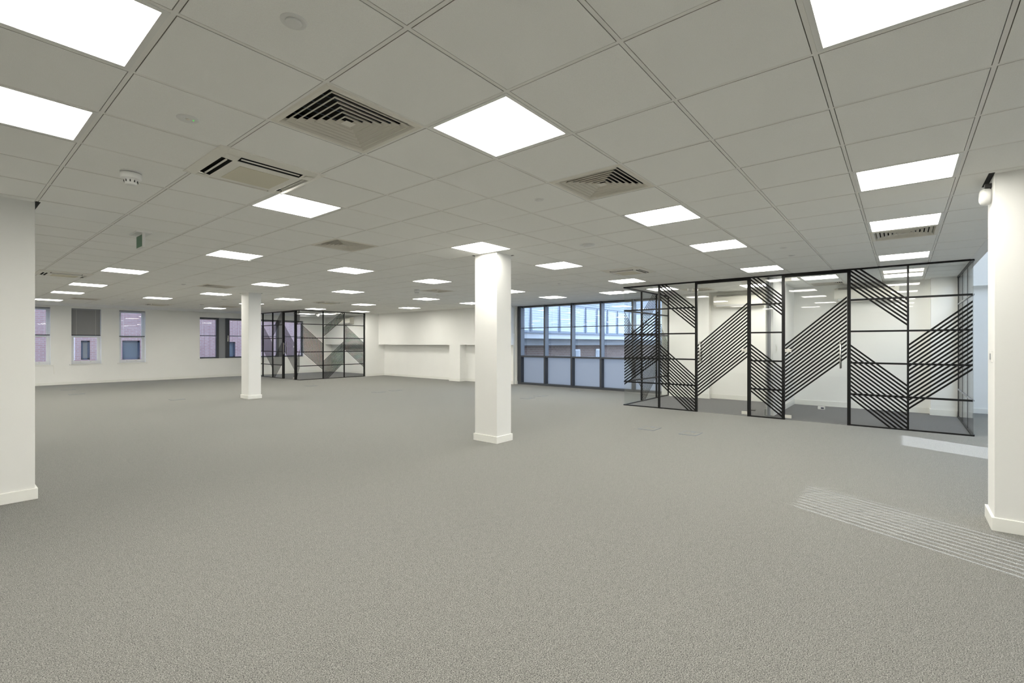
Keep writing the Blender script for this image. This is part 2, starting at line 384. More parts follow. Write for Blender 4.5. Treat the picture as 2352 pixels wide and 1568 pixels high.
# ------------------------------------------------------------------ ceiling panels (LED)
def led_panel():
    r = thing('ceiling_light', 'x', 'ceiling light', (0, 0, CH)); r['_org'] = (0, 0, CH)
    f = MB(); o, i, z0, z1 = .290, .268, CH-.001, CH+.018
    for a in ((-o, o, -o, -i), (-o, o, i, o), (-o, -i, -i, i), (i, o, -i, i)): f.box(*a, z0, z1)
    f.build('frame', 'ledframe', r)
    MB().box(-i, i, -i, i, CH+.009, CH+.018).build('diffuser', 'led', r)
    return r
lp = led_panel()
LL = {
 (-1.5,1.5):'lit square ceiling panel cut by the top left corner of the view',
 (-1.5,3.5):'lit square ceiling panel cut by the left edge of the view',
 (1.5,.5):'large lit square ceiling panel beside the nearest louvred diffuser',
 (1.5,4.5):'lit ceiling panel touching the nearest air conditioning cassette',
 (2.5,9.5):'lit ceiling panel right of the hanging green exit sign',
 (1.5,14.5):'lit ceiling panel next to the second cassette of the left side',
 (1.5,19.5):'lit ceiling panel second beyond the left cassette, towards the sash windows',
 (1.5,23.5):'lit ceiling panel third beyond the left cassette, towards the sash windows',
 (1.5,28.5):'lit ceiling panel closest to the sash window wall in the leftmost row',
 (4.5,23.5):'lit ceiling panel just in front of the cassette by the sash windows',
 (5.5,19.5):'lit ceiling panel behind a small louvred diffuser, left of the distant column',
 (8.5,28.5):'lit ceiling panel over the wide grey framed window',
 (5.5,14.5):'lit ceiling panel right above the head of the distant column',
 (8.5,19.5):'small lit ceiling panel above the left side of the far glass room',
 (5.5,9.5):'lit ceiling panel between the distant column and the middle column, nearer one',
 (8.5,14.5):'lit ceiling panel between the distant column and the middle column, behind the nearer one',
 (12.5,19.5):'lit ceiling panel right of the distant cassette above the far glass room',
 (12.5,24.5):'lit ceiling panel just over the near corner of the far glass room',
 (15.5,24.5):'lit ceiling panel just over the right end of the far glass room',
 (8.5,9.5):'lit ceiling panel in front of the small diffuser left of the middle column',
 (12.5,14.5):'lit ceiling panel behind the small diffuser left of the middle column',
 (15.5,19.5):'lit ceiling panel nearest the recessed wall, left of the middle column',
 (5.5,4.5):'lit ceiling panel directly in front of the middle column head',
 (8.5,4.5):'lit ceiling panel first to the right of the middle column',
 (15.5,9.5):'lit ceiling panel close to the tall blue window wall',
 (12.5,4.5):'lit ceiling panel behind the cassette, in front of the near glass rooms',
 (15.5,6.5):'lit ceiling panel passing behind the outer glass corner of the near glass rooms',
 (5.5,.5):'lit ceiling panel behind the second large diffuser, in the middle row',
 (8.5,.5):'lit ceiling panel midway between the second diffuser and the near glass rooms',
 (12.5,.5):'lit ceiling panel over the head of the glass doors',
 (5.5,-2.5):'lit ceiling panel in the right row, nearest one in full view',
 (8.5,-2.5):'lit ceiling panel in the right row directly in front of a diffuser',
 (12.5,-2.5):'lit ceiling panel in the right row closest to the black rail of the glass room',
 (1.5,-2.5):'very large lit ceiling panel cut by the top right of the view',
 (12.5,9.5):'lit ceiling panel half hidden behind the right side of the middle column',
 (15.5,14.5):'lit ceiling panel half hidden behind the left side of the middle column',
 (8.5,23.5):'lit ceiling panel hidden behind the head of the distant column',
 (15.5,4.5):'lit ceiling panel inside the left near meeting room',
 (15.5,-.5):'lit ceiling panel inside the right near meeting room, by the divider wall',
 (16.5,-2.5):'lit ceiling panel inside the right near meeting room, by the corner pier',
 (15.5,28.5):'lit ceiling panel inside the far meeting room, right one',
 (14.5,29.5):'lit ceiling panel inside the far meeting room, left one',
 (16.5,1.5):'lit ceiling panel sliver inside the left near meeting room, by the black door post'}
first = True
nout = 0
for (i, j) in LIGHTS:
    lab = LL.get((i, j))
    if lab is None:
        lab = 'unseen lit square ceiling panel added to continue the same grid'
    if first: lp.location = (gx(i), gy(j), CH); lp['label'] = lab; first = False; o = lp
    else: o = dup(lp, (gx(i), gy(j), CH), lab)
    if (i, j) in ((15.5,-.5), (16.5,-2.5)):        # dimmed in the small meeting room
        for ch in o.children:
            if ch.name.startswith('diffuser'):
                ch.data = ch.data.copy(); ch.data.materials[0] = M['led_dim']
    o['group'] = 'square LED ceiling panels' if (i, j) in LL else 'unseen ceiling panels added outside the view'

# ------------------------------------------------------------------ louvred diffusers
def diffuser():
    r = thing('air_diffuser', 'x', 'air diffuser', (0, 0, CH), 'square louvred air diffusers'); r['_org'] = (0, 0, CH)
    def ring(mb, ro, zo, ri, zi, th=.0022):
        for s in range(4):
            a, b = [(-1,-1),(1,-1),(1,1),(-1,1)][s], [(1,-1),(1,1),(-1,1),(-1,-1)][s]
            P = [(a[0]*ro,a[1]*ro,zo),(b[0]*ro,b[1]*ro,zo),(b[0]*ri,b[1]*ri,zi),(a[0]*ri,a[1]*ri,zi)]
            Q = [(p[0],p[1],p[2]+th) for p in P]
            mb.poly(P); mb.poly(Q[::-1])
            mb.poly([P[0],Q[0],Q[1],P[1]]); mb.poly([P[2],Q[2],Q[3],P[3]])
    f = MB(); ring(f, .299, CH+.004, .285, CH-.004); ring(f, .285, CH-.004, .262, CH-.004); ring(f, .262, CH-.004, .245, CH+.022)
    f.build('frame', 'grille', r)
    lv = MB()
    for k in range(6):
        ro = .236 - k * .036
        ring(lv, ro, CH+.004, ro-.022, CH+.023); ring(lv, ro+.0005, CH-.0005, ro, CH+.0035, .0002)
        ring(lv, ro+.0005, CH-.0005, ro-.0025, CH-.0005, .0005)
    lv.build('louvres', 'grille', r)
    c = MB(); a = .030; z0 = CH-.001; ap = (0, 0, CH+.012)
    q = [(-a,-a,z0),(a,-a,z0),(a,a,z0),(-a,a,z0)]
    for s in range(4): c.poly([q[s], q[(s+1)%4], ap])
    c.poly(q[::-1])
    c.build('centre_cap', 'grille', r)
    v = MB()
    for s in range(4):
        a, b = [(-1,-1),(1,-1),(1,1),(-1,1)][s], [(1,-1),(1,1),(-1,1),(-1,-1)][s]
        v.poly([(a[0]*.262,a[1]*.262,CH+.02),(b[0]*.262,b[1]*.262,CH+.02),(b[0]*.262,b[1]*.262,CH+.10),(a[0]*.262,a[1]*.262,CH+.10)])
    v.poly([(-.262,-.262,CH+.10),(.262,-.262,CH+.10),(.262,.262,CH+.10),(-.262,.262,CH+.10)])
    for k in range(-2, 3): v.box(-.24, .24, k*.1-.002, k*.1+.002, CH+.045, CH+.049, 1)
    v.build('duct_neck', ['void', 'posts'], r)
    return r
DL = {(.5,1.5):'largest louvred air diffuser, nearest one, left of the big lit panel', (3.5,.5):'second large louvred air diffuser right of the big lit panel',
 (3.5,6.5):'mid-distance louvred air diffuser left of the panel over the middle column', (9.5,-2.5):'louvred air diffuser right behind a lit panel in the right row',
 (4.5,16.5):'small flat-looking louvred diffuser to the left of the distant column', (10.5,11.5):'small louvred diffuser with a smoke detector in front, left of the middle column',
 (2.5,26.5):'thin distant louvred diffuser near the sash windows', (8.5,26.5):'distant louvred diffuser half hidden by the distant column head',
 (15.5,-2.5):'louvred diffuser inside the right near meeting room beside its panel', (17.5,-.5):'louvred diffuser above the wall air conditioner of the right near meeting room',
 (16.5,3.5):'louvred diffuser inside the left near meeting room'}
dd = diffuser(); first = True
for (i, j) in DIFF:
    if first: dd.location = (gx(i), gy(j), CH); dd['label'] = DL[(i, j)]; first = False
    else: dup(dd, (gx(i), gy(j), CH), DL[(i, j)])

# ------------------------------------------------------------------ ceiling cassettes
def cassette():
    r = thing('air_conditioning_cassette', 'x', 'air conditioner', (0, 0, CH), 'ceiling air conditioning cassettes'); r['_org'] = (0, 0, CH)
    R, zi, ze = .345, CH-.030, CH-.006                      # outer half size, inner level, edge level
    s, wi, wo = .205, .225, .290                            # half slot length, slot inner and outer distance
    b = MB()
    def quad(pts): b.poly(pts)
    def Z(d): return ze + (zi-ze) * min(1, (R-d)/(R-wo))
    for k in range(4):
        c_, s_ = [(1,0),(0,1),(-1,0),(0,-1)][k]
        rot = lambda x, y, z: (x*c_-y*s_, x*s_+y*c_, z)
        # edge strip outside the slot, sloping up to the rim
        quad([rot(-wo, -R, ze), rot(wo, -R, ze), rot(wo, -wo, zi+.006), rot(-wo, -wo, zi+.006)])
        # corner tile
        quad([rot(wo, -R, ze), rot(R, -R, ze), rot(R, -wo, ze), rot(wo, -wo, zi+.006)])
        # solid part either side of the slot
        quad([rot(s, -wo, zi+.006), rot(wo, -wo, zi+.006), rot(wo, -wi, zi), rot(s, -wi, zi)])
        quad([rot(-wo, -wo, zi+.006), rot(-s, -wo, zi+.006), rot(-s, -wi, zi), rot(-wo, -wi, zi)])
        # rim
        quad([rot(-R, -R, ze), rot(R, -R, ze), rot(R, -R, CH+.010), rot(-R, -R, CH+.010)])
        # throat of the slot, outer slope
        quad([rot(-s, -wo, zi+.006), rot(s, -wo, zi+.006), rot(s, -wo+.03, CH+.03), rot(-s, -wo+.03, CH+.03)])
    b.build('body', 'acbody', r)
    v = MB()
    for k in range(4):
        c_, s_ = [(1,0),(0,1),(-1,0),(0,-1)][k]
        rot = lambda x, y, z: (x*c_-y*s_, x*s_+y*c_, z)
        v.poly([rot(-s,-wo+.026,CH+.03), rot(s,-wo+.026,CH+.03), rot(s,-wi,CH+.03), rot(-s,-wi,CH+.03)])
        v.poly([rot(-s,-wi,CH+.03), rot(s,-wi,CH+.03), rot(s,-wi,zi), rot(-s,-wi,zi)])
        for e in (-s, s): v.poly([rot(e,-wo+.004,zi+.008), rot(e,-wi,zi), rot(e,-wi,CH+.03), rot(e,-wo+.03,CH+.03)])
    v.build('air_slots', 'void', r)
    for k in range(4):
        c_, s_ = [(1,0),(0,1),(-1,0),(0,-1)][k]
        rot = lambda x, y, z: (x*c_-y*s_, x*s_+y*c_, z)
        l = MB(); e = s-.012
        p = [(-.262, zi+.006), (-.252, zi+.001), (-.251, zi+.003), (-.261, zi+.008)]
        for q in range(4):
            A, B = p[q], p[(q+1) % 4]
            l.poly([rot(-e, *A), rot(e, *A), rot(e, *B), rot(-e, *B)])
        l.poly([rot(-e, *A) for A in p]); l.poly([rot(e, *A) for A in p])
        l.build('louvre_flap', 'acbody', r)
    cpl = MB(); cpl.box(-wi, wi, -wi, wi, zi-.008, zi+.006); cpl.build('centre_panel', 'acbody', r, bevel=.006)
    MB().box(-.165, .165, -.165, .165, zi-.0105, zi-.006).build('filter_grille', 'acgrille', r)
    return r
CL = {(.5,3.5):'nearest cream ceiling cassette with dark slots, touching a lit panel', (.5,16.5):'second cream cassette on the left, above the sash windows side',
 (10.5,19.5):'distant cassette above the far glass room, only its dark slots showing', (10.5,3.5):'cream cassette with two dark slots above the blue windows',
 (5.5,27.5):'flat cassette close to the sash window wall'}
cs = cassette(); first = True
for (i, j) in CASS:
    if first: cs.location = (gx(i), gy(j), CH); cs['label'] = CL[(i, j)]; first = False
    else: dup(cs, (gx(i), gy(j), CH), CL[(i, j)])

# ------------------------------------------------------------------ small ceiling devices
def at(i, j): return (gx(i), gy(j), CH)
def smoke(i, j, label, g='smoke detectors'):
    x, y, z = at(i, j)
    r = thing('smoke_detector', label, 'smoke detector', (x, y, z), g)
    MB().lathe([(.062, .008), (.064, -.004), (.062, -.008)], (x, y, z)).build('base_ring', 'white', r)
    MB().lathe([(.052, -.006), (.052, -.013)], (x, y, z)).build('vent_gap', 'black_plastic', r)
    MB().lathe([(.060, -.012), (.062, -.016), (.062, -.048), (.056, -.054), (.044, -.056), (.033, -.086), (.029, -.090), (0.0001, -.090)], (x, y, z)).build('body', 'white', r)
    vn = MB()
    for k in range(10):
        a = 2*pi*k/10; cx, cy = x+.0395*cos(a), y+.0395*sin(a)
        vn.lathe([(.0035, -.060), (.0035, -.076)], (cx, cy, z), n=6)
    vn.build('vents', 'black_plastic', r)
    return r
smoke(-.45, 4.62, 'white smoke detector on the near ceiling left of the cassette')
def disc(i, j, rad, label, name='ceiling_sensor', cat='sensor', dome=True, led=False, g=None, h=.012):
    x, y, z = at(i, j)
    r = thing(name, label, cat, (x, y, z), g)
    MB().lathe([(rad, .008), (rad, -.003), (rad*.93, -.006), (rad*.68, -.0045), (0.0001, -.004)], (x, y, z)).build('bezel', 'white', r)
    if dome: MB().lathe([(rad*.64, -.004), (rad*.60, -h*.8), (rad*.45, -h), (0.0001, -h*1.05)], (x, y, z)).build('dome', 'white', r)
    else:
        MB().lathe([(rad*.22, -.004), (rad*.18, -.007), (0.0001, -.007)], (x, y, z), n=20).build('lens', 'grille', r)
    if led: MB().lathe([(.004, -.004), (.003, -.009), (0.0001, -.009)], (x+rad*.45, y-rad*.2, z), n=10).build('indicator', 'led_green', r)
    return r
disc(-.5, .5, .048, 'round white flush ceiling sensor near the top edge')
disc(-.48, 2.53, .052, 'round white emergency light with a green indicator, left of the nearest diffuser', 'emergency_light', 'emergency light', False, True)
disc(3.5, 1.5, .040, 'small round sensor between the big panel and the second diffuser')
disc(6.62, 2.55, .095, 'wide flat white disc on the ceiling right of the middle column', 'wireless_access_point', 'access point', True, False, None, .022)
disc(9.55, -.52, .042, 'small round emergency light near the door head of the glass rooms, nearer of a pair', 'emergency_light', 'emergency light', False)
disc(10.68, -.49, .045, 'small round sensor nearest the door head of the glass rooms, farther of a pair')
disc(11.6, 6.55, .042, 'tiny round sensor in front of the tall blue window wall')
disc(11.5, 12.6, .042, 'tiny round sensor left of the middle column, behind the small diffuser')
disc(11.5, 16.7, .042, 'tiny round sensor above the recessed wall')
disc(3.55, 16.7, .045, 'tiny round sensor left of the small flat diffuser')
disc(3.6, 25.2, .045, 'tiny round sensor in front of the sash windows')
disc(3.0, 9.9, .042, 'tiny round sensor behind the panel by the exit sign')
disc(6.6, 21.7, .085, 'flat white disc left of the distant column', 'wireless_access_point', 'access point', True, False, None, .02)
smoke(7.0, 25.9, 'distant smoke detector over the wide grey window')
smoke(9.7, 11.75, 'distant smoke detector in front of the small diffuser left of the middle column')
smoke(15.8, 3.57, 'smoke detector inside the left near meeting room')
smoke(15.2, 29.2, 'smoke detector inside the far meeting room')

# hanging exit sign
r = thing('exit_sign', 'green exit sign plate with white edge hanging from the ceiling on the left', 'exit sign', (1.47, 6.55, CH))
MB().box(1.40, 1.54, 6.40, 6.70, CH-.012, CH+.001).build('ceiling_plate', 'white', r)
MB().box(1.458, 1.482, 6.43, 6.672, CH-.165, CH-.012).build('housing', 'white', r)
MB().box(1.4555, 1.4845, 6.445, 6.657, CH-.155, CH-.028).build('green_face', 'green', r)

# sounder and switch on the right column
r = thing('sounder', 'round white alarm sounder high on the right edge column', 'alarm sounder', (5.0, -.515, 2.44))
MB().lathe([(.030, -.002), (.050, .0), (.060, .012), (.062, .040), (.052, .060), (.034, .066), (.0001, .067)], (5.0, -.515, 2.44), 'y').build('body', 'white', r)
MB().box(4.97, 5.03, -.515, -.478, 2.50, 2.53).build('bracket', 'black_plastic', r)
r = thing('light_switch', 'small light switch plate on the side of the right edge column', 'light switch', (4.96, -.515, 1.25))
MB().box(4.93, 5.0, -.515, -.507, 1.205, 1.29).build('plate', 'white', r, bevel=.002)
MB().box(4.955, 4.978, -.507, -.502, 1.225, 1.27).build('rocker', 'greyalu2', r)
r = thing('light_switch', 'white light switch on the divider wall between the near meeting rooms', 'light switch', (10.2, 1.85, 1.3))
MB().box(10.12, 10.22, 1.842, 1.85, 1.17, 1.32).build('plate', 'white', r)
MB().box(10.15, 10.19, 1.838, 1.842, 1.20, 1.29).build('rocker', 'satin', r)

# ------------------------------------------------------------------ glass partitions with chevron film
def clip(poly, a0, a1, b0, b1):
    def half(P, inside, inter):
        out = []
        for k in range(len(P)):
            A, B = P[k], P[(k+1) % len(P)]
            if inside(A):
                out.append(A)
                if not inside(B): out.append(inter(A, B))
            elif inside(B): out.append(inter(A, B))
        return out
    def ix(c): return lambda A, B: (c, A[1] + (B[1]-A[1]) * (c-A[0]) / (B[0]-A[0]))
    def iy(c): return lambda A, B: (A[0] + (B[0]-A[0]) * (c-A[1]) / (B[1]-A[1]), c)
    for ins, it in ((lambda p: p[0] >= a0, ix(a0)), (lambda p: p[0] <= a1, ix(a1)), (lambda p: p[1] >= b0, iy(b0)), (lambda p: p[1] <= b1, iy(b1))):
        if not poly: return []
        poly = half(poly, ins, it)
    return poly
ZB, ZT = .0, CH
def frac(t): return CH * (1 - t)
class Face:
    """vertical plane from p0 in direction (dx,dy); n = outward normal offset"""
    def __init__(s, x0, y0, dx, dy): s.x0, s.y0, s.dx, s.dy = x0, y0, dx, dy; s.nx, s.ny = dy, -dx
    def p(s, a, z, n=0): return (s.x0 + s.dx*a + s.nx*n, s.y0 + s.dy*a + s.ny*n, z)
    def bx(s, mb, a0, a1, z0, z1, n0, n1):
        A, B = s.p(a0, z0, n0), s.p(a1, z1, n1); mb.box(A[0], B[0], A[1], B[1], z0, z1); return mb
DOWN = [((.20, .49), 16), ]
def stripes(fc, mb, a0, a1, bands, zlo, zhi, n0, n1):
    """bands: (left centre of first line t, right centre t, count, step, thickness) in height fractions from the top"""
    for (tl, tr, cnt, step, th) in bands:
        for k in range(cnt):
            l, r = tl + k*step, tr + k*step
            P = [(a0, frac(l-th/2)), (a1, frac(r-th/2)), (a1, frac(r+th/2)), (a0, frac(l+th/2))]
            Q = clip(P, a0, a1, zlo, zhi)
            if len(Q) >= 3: mb.prism(Q, lambda a, b, t: fc.p(a, b, t), n0, n1)
ST, TH = .0254, .0132
def up(l=.485, r=.185, c=16, st=ST, th=TH): return [(l, r, c, st, th)]
def dn(l=.20, r=.49, c=16, st=ST, th=TH): return [(l, r, c, st, th)]
def pane(fc, root, a0, a1, bands, bars, z0=.022, z1=None, name='glass_pane', bw=.028, bmat='black', back=True):
    z1 = CH-.024 if z1 is None else z1
    g = MB(); fc.bx(g, a0, a1, z0, z1, -.005, .005); g = g.build(name, 'glass', root)
    f = MB(); stripes(fc, f, a0, a1, bands, z0, z1, .0052, .0064)
    if f.f: f.build('striped_film', 'film', g)
    for t in bars:
        z = frac(t); b = MB(); fc.bx(b, a0, a1, z-bw/2, z+bw/2, .006, .016)
        fc.bx(b, a0, a1, z-bw/2, z+bw/2, -.016, -.006)
        b.build('glazing_bar', bmat, root)
    return g
def rails(fc, root, a0, a1, top=.026, bot=.022, d=.018):
    b = MB(); fc.bx(b, a0, a1, CH-top, CH+.003, -d, d); b.build('top_rail', 'black', root)
    if bot: b = MB(); fc.bx(b, a0, a1, 0, bot, -d, d); b.build('bottom_rail', 'black', root)
def post(fc, root, a0, a1, d=.02, z1=None, name='post', mat='black'):
    b = MB(); fc.bx(b, a0, a1, 0, CH-.0 if z1 is None else z1, -d, d); return b.build(name, mat, root)
BARS = (.2, .4, .6, .8)
G1 = 'glass partition bays of the near meeting rooms'
# --- near meeting rooms: front along -Y at x = 9.55, seen from the west (outward normal must be -X)
YL, YR, FX = 4.672, -.796, 9.55
class FrontN(Face):
    def __init__(s): s.x0, s.y0, s.dx, s.dy, s.nx, s.ny = FX, YL, 0, -1, -1, 0
fn = FrontN()
def A(y): return YL - y
r = thing('glass_partition', 'two-pane glass partition bay with chevron stripes at the outer left of the near meeting rooms', 'glass partition', (FX, 3.9, 0), G1)
pane(fn, r, A(YL)+.004, A(3.908), up(.44, .225, 16), BARS)
pane(fn, r, A(3.871), A(3.154), [(-.06+.03, .205, 7, ST, TH), (.49, .735, 13, ST, TH)], BARS)
post(fn, r, A(3.908), A(3.871)); rails(fn, r, A(YL)-.012, A(3.154)); post(fn, r, A(3.154), A(3.112), .024)
r = thing('glass_partition', 'narrow striped glass bay between the two glass doors', 'glass partition', (FX, 1.9, 0), G1)
post(fn, r, A(2.206), A(2.150), .024); post(fn, r, A(1.645), A(1.597), .024)
pane(fn, r, A(2.150), A(1.645), [(-.03, .15, 6, ST, TH), (.485, .65, 14, ST, TH)], BARS); rails(fn, r, A(2.206), A(1.597))
r = thing('glass_partition', 'wide two-pane striped glass bay at the right end of the near meeting rooms', 'glass partition', (FX, -.07, 0), G1)
post(fn, r, A(.696), A(.649), .024)
pane(fn, r, A(.649), A(-.059), [(-.035, .21, 7, ST, TH), (.49, .73, 14, ST, TH)], BARS)
pane(fn, r, A(-.085), A(YR)-.004, [(.485, .24, 16, ST, TH)], BARS)
post(fn, r, A(-.059), A(-.085)); rails(fn, r, A(.696), A(YR)+.012)
def door(fc, a0, a1, hinge, handle, bands, label, grp, hz0=1.13, hz1=1.36, face=1, hroot=None):
    mid = fc.p((a0+a1)/2, 0); r = thing('glass_door', label, 'glass door', mid, grp)
    b = MB(); fc.bx(b, a0, a1, CH-.06, CH+.003, -.02, .02); b.build('door_head', 'black', r)
    g = pane(fc, r, a0+.004, a1-.004, bands, (), .008, CH-.062, 'door_leaf')
    # long pull handle on both faces
    for sgn in (1, -1):
        h = MB(); n0 = sgn*.052
        pts = [fc.p(handle, hz0, n0), fc.p(handle, hz1, n0)]
        h.tube(pts, .011)
        for z in (hz0+.05, hz1-.05): h.tube([fc.p(handle, z, sgn*.005), fc.p(handle, z, n0)], .007)
        h.build('pull_handle', 'steel', r)
    for z0, z1 in ((.03, .085), (1.19, 1.245), (CH-.13, CH-.075)):
        b = MB(); lo, hi = (hinge, hinge+.10) if hinge < (a0+a1)/2 else (hinge-.10, hinge)
        fc.bx(b, lo, hi, z0, z1, -.013, .013); b.build('hinge_patch', 'satin', r, bevel=.002)
    return r
GD = 'frameless striped glass doors'
door(fn, A(3.112), A(2.206), A(2.206), A(3.112)+.06, up(.495, .19, 16), 'striped glass door of the left near meeting room', GD, .98, 1.38)
door(fn, A(1.597), A(.696), A(1.597), A(.696)-.09, up(.49, .18, 16), 'striped glass door of the right near meeting room', GD, .93, 1.37)
# --- left end of the near rooms, plane y = 4.672, seen from the north-west through glass; outward normal +Y
class SideY(Face):
    def __init__(s, x0, y0, ny): s.x0, s.y0, s.dx, s.dy, s.nx, s.ny = x0, y0, 1, 0, 0, ny
sl_ = SideY(FX, YL, 1)
r = thing('glass_partition', 'striped glass return wall of the near meeting rooms facing the blue windows', 'glass partition', (10.8, YL, 0), G1)
X = lambda x: x - FX
pane(sl_, r, .012, X(10.43), dn(.21, .49, 16), BARS)
pane(sl_, r, X(10.46), X(11.29), [(.21, -.04, 7, ST, TH), (.735, .49, 13, ST, TH)], BARS)
pane(sl_, r, X(11.32), X(12.07), dn(.21, .49, 16), BARS)
post(sl_, r, X(10.43), X(10.46)); post(sl_, r, X(11.29), X(11.32)); post(sl_, r, X(12.07), X(XE)); rails(sl_, r, -.012+.03, X(XE))
# --- right end, plane y = -.796, outward normal -Y; clear panes with thin posts
sr = SideY(FX, YR, -1)
r = thing('glass_partition', 'clear glass end wall of the near meeting rooms beside the right column', 'glass partition', (10.8, YR, 0), G1)
XR = 11.86
for a, b in ((.012, X(10.25)), (X(10.28), X(11.05)), (X(11.08), X(11.78))):
    pane(sr, r, a, b, [], (.2, .8), bw=.02, bmat='greyalu2')
for a in (X(10.25), X(11.05)): post(sr, r, a, a+.03, .007)
post(sr, r, X(11.78), X(XR), .010); rails(sr, r, .018, X(XR))
# --- glazed part of the divider between the two rooms
sd = SideY(FX, 1.91, -1)
r = thing('glass_partition', 'narrow clear glass strip with a dark post ending the divider wall', 'glass partition', (9.7, 1.91, 0), G1)
pane(sd, r, .03, X(9.78), [], ())
post(sd, r, X(9.80), X(9.90), .02, mat='greyalu2')['label'] = 'grey end post'

# --- far meeting room: front along +X at y = 16.95, and a return along +Y at x = 8.49
G2 = 'glass partition bays of the far meeting room'
YB, XB = 16.95, 8.49
fb = SideY(XB, YB, -1)
S2, T2 = .0196, .0105
B = lambda x: x - XB
r = thing('glass_partition', 'three-pane striped glass front of the far meeting room', 'glass partition', (9.9, YB, 0), G2)
pane(fb, r, .012, B(9.365), dn(.20, .485, 20, S2, T2), BARS)
pane(fb, r, B(9.40), B(10.245), [(.25, -.02, 7, S2, T2), (.74, .45, 17, S2, T2)], BARS)
pane(fb, r, B(10.28), B(11.14), dn(.19, .475, 20, S2, T2), BARS)
for a in (9.365, 10.245): post(fb, r, B(a), B(a)+.035)
post(fb, r, B(11.14), B(11.185), .024); rails(fb, r, -.012, B(11.185))
class SideX(Face):
    def __init__(s, x0, y0, nx): s.x0, s.y0, s.dx, s.dy, s.nx, s.ny = x0, y0, 0, 1, nx, 0
fl = SideX(XB, YB, -1)
Bq = lambda y: y - YB
r = thing('glass_partition', 'narrow striped corner pane beside the door of the far meeting room', 'glass partition', (XB, 17.1, 0), G2)
pane(fl, r, .012, Bq(17.235), [(-.02+.02, .08, 8, S2, T2), (.56, .75, 14, S2, T2)], BARS)
post(fl, r, Bq(17.235), Bq(17.334), .03); rails(fl, r, .018, Bq(17.334))
door(fl, Bq(17.334), Bq(18.191), Bq(17.334), Bq(18.191)-.07, [(.49, .20, 20, S2, T2)], 'striped glass door of the far meeting room', GD, .93, 1.37)
r = thing('glass_partition', 'striped glass return wall of the far meeting room behind the distant column', 'glass partition', (XB, 19.5, 0), G2)
post(fl, r, Bq(18.191), Bq(18.298), .03)
pane(fl, r, Bq(18.298), Bq(19.12), [(-.02, .25, 7, S2, T2), (.45, .74, 17, S2, T2)], BARS)
pane(fl, r, Bq(19.155), Bq(19.99), [(.48, .20, 20, S2, T2)], BARS)
pane(fl, r, Bq(20.03), Bq(20.97), [(.20, .49, 20, S2, T2)], BARS)
post(fl, r, Bq(19.12), Bq(19.155)); post(fl, r, Bq(19.99), Bq(20.03)); post(fl, r, Bq(20.97), Bq(21.084)); rails(fl, r, Bq(18.191), Bq(21.084))

# ------------------------------------------------------------------ wall air conditioners
def wall_ac(xf, y0, y1, label):
    """unit on an east wall face xf, spanning y0..y1"""
    r = thing('wall_air_conditioner', label, 'air conditioner', (xf, (y0+y1)/2, 2.2), 'wall air conditioners in the meeting rooms')
    prof = [(0, 2.50), (.05, 2.50), (.19, 2.475), (.215, 2.45), (.215, 2.27), (.20, 2.235), (.15, 2.205), (.03, 2.195), (0, 2.195)]
    P = [(xf - d, z) for d, z in prof]
    MB().prism(P, lambda a, b, t: (a, t, b), y0, y1).build('casing', 'acbody', r, bevel=.006)
    MB().box(xf-.2165, xf-.19, y0+.07, y1-.07, 2.448, 2.456).box(xf-.205, xf-.15, y0+.07, y1-.07, 2.477, 2.482).build('intake_slots', 'void', r)
    MB().box(xf-.212, xf-.14, y0+.06, y1-.06, 2.232, 2.250).build('outlet', 'void', r)
    f = MB(); f.prism([(xf-.222, 2.262), (xf-.226, 2.255), (xf-.214, 2.218), (xf-.210, 2.220)], lambda a, b, t: (a, t, b), y0+.065, y1-.065)
    f.build('louvre_flap', 'white', r)
    return r
wall_ac(XE, 2.44, 3.50, 'cream wall air conditioner in the left near meeting room')
wall_ac(XE, .04, 1.09, 'cream wall air conditioner in the right near meeting room')
wall_ac(11.8, 18.70, 19.90, 'cream wall air conditioner in the far meeting room')

# ------------------------------------------------------------------ east curtain glazing
wn = thing('window_4', 'x', 'x', (12.4, 7.3, 0)); del wn['label']; del wn['category']; wn['kind'] = 'structure'; wn.name = 'window_east'
MY = [9.755, 8.777, 7.780, 6.785, 5.795, 4.87]
for k, y in enumerate(MY):
    MB().box(12.28, XG+.03, y-.055, y, 0, CH+.01).build('mullion', 'greyalu', wn, bevel=.002)
MB().box(12.28, XG+.05, MY[0], 9.85, 0, CH+.01).build('jamb', 'greyalu', wn)
for k in range(5):
    y1, y0 = MY[k]-.055, MY[k+1]
    f = MB(); f.box(12.30, XG+.02, y0, y1, .895, .945); f.build('transom', 'greyalu', wn)
    f = MB(); f.box(12.28, XG+.02, y0, y1, 0, .06); f.build('bottom_rail', 'greyalu', wn)
    f = MB(); f.box(12.36, XG+.02, y0, y1, CH-.03, CH+.01); f.build('head_rail', 'greyalu', wn)
    MB().box(XG-.008, XG+.006, y0, y1, .945, CH-.03).build('clear_pane', 'winglass', wn)
    MB().box(XG-.008, XG+.006, y0, y1, .06, .895).build('frosted_pane', 'frost', wn)
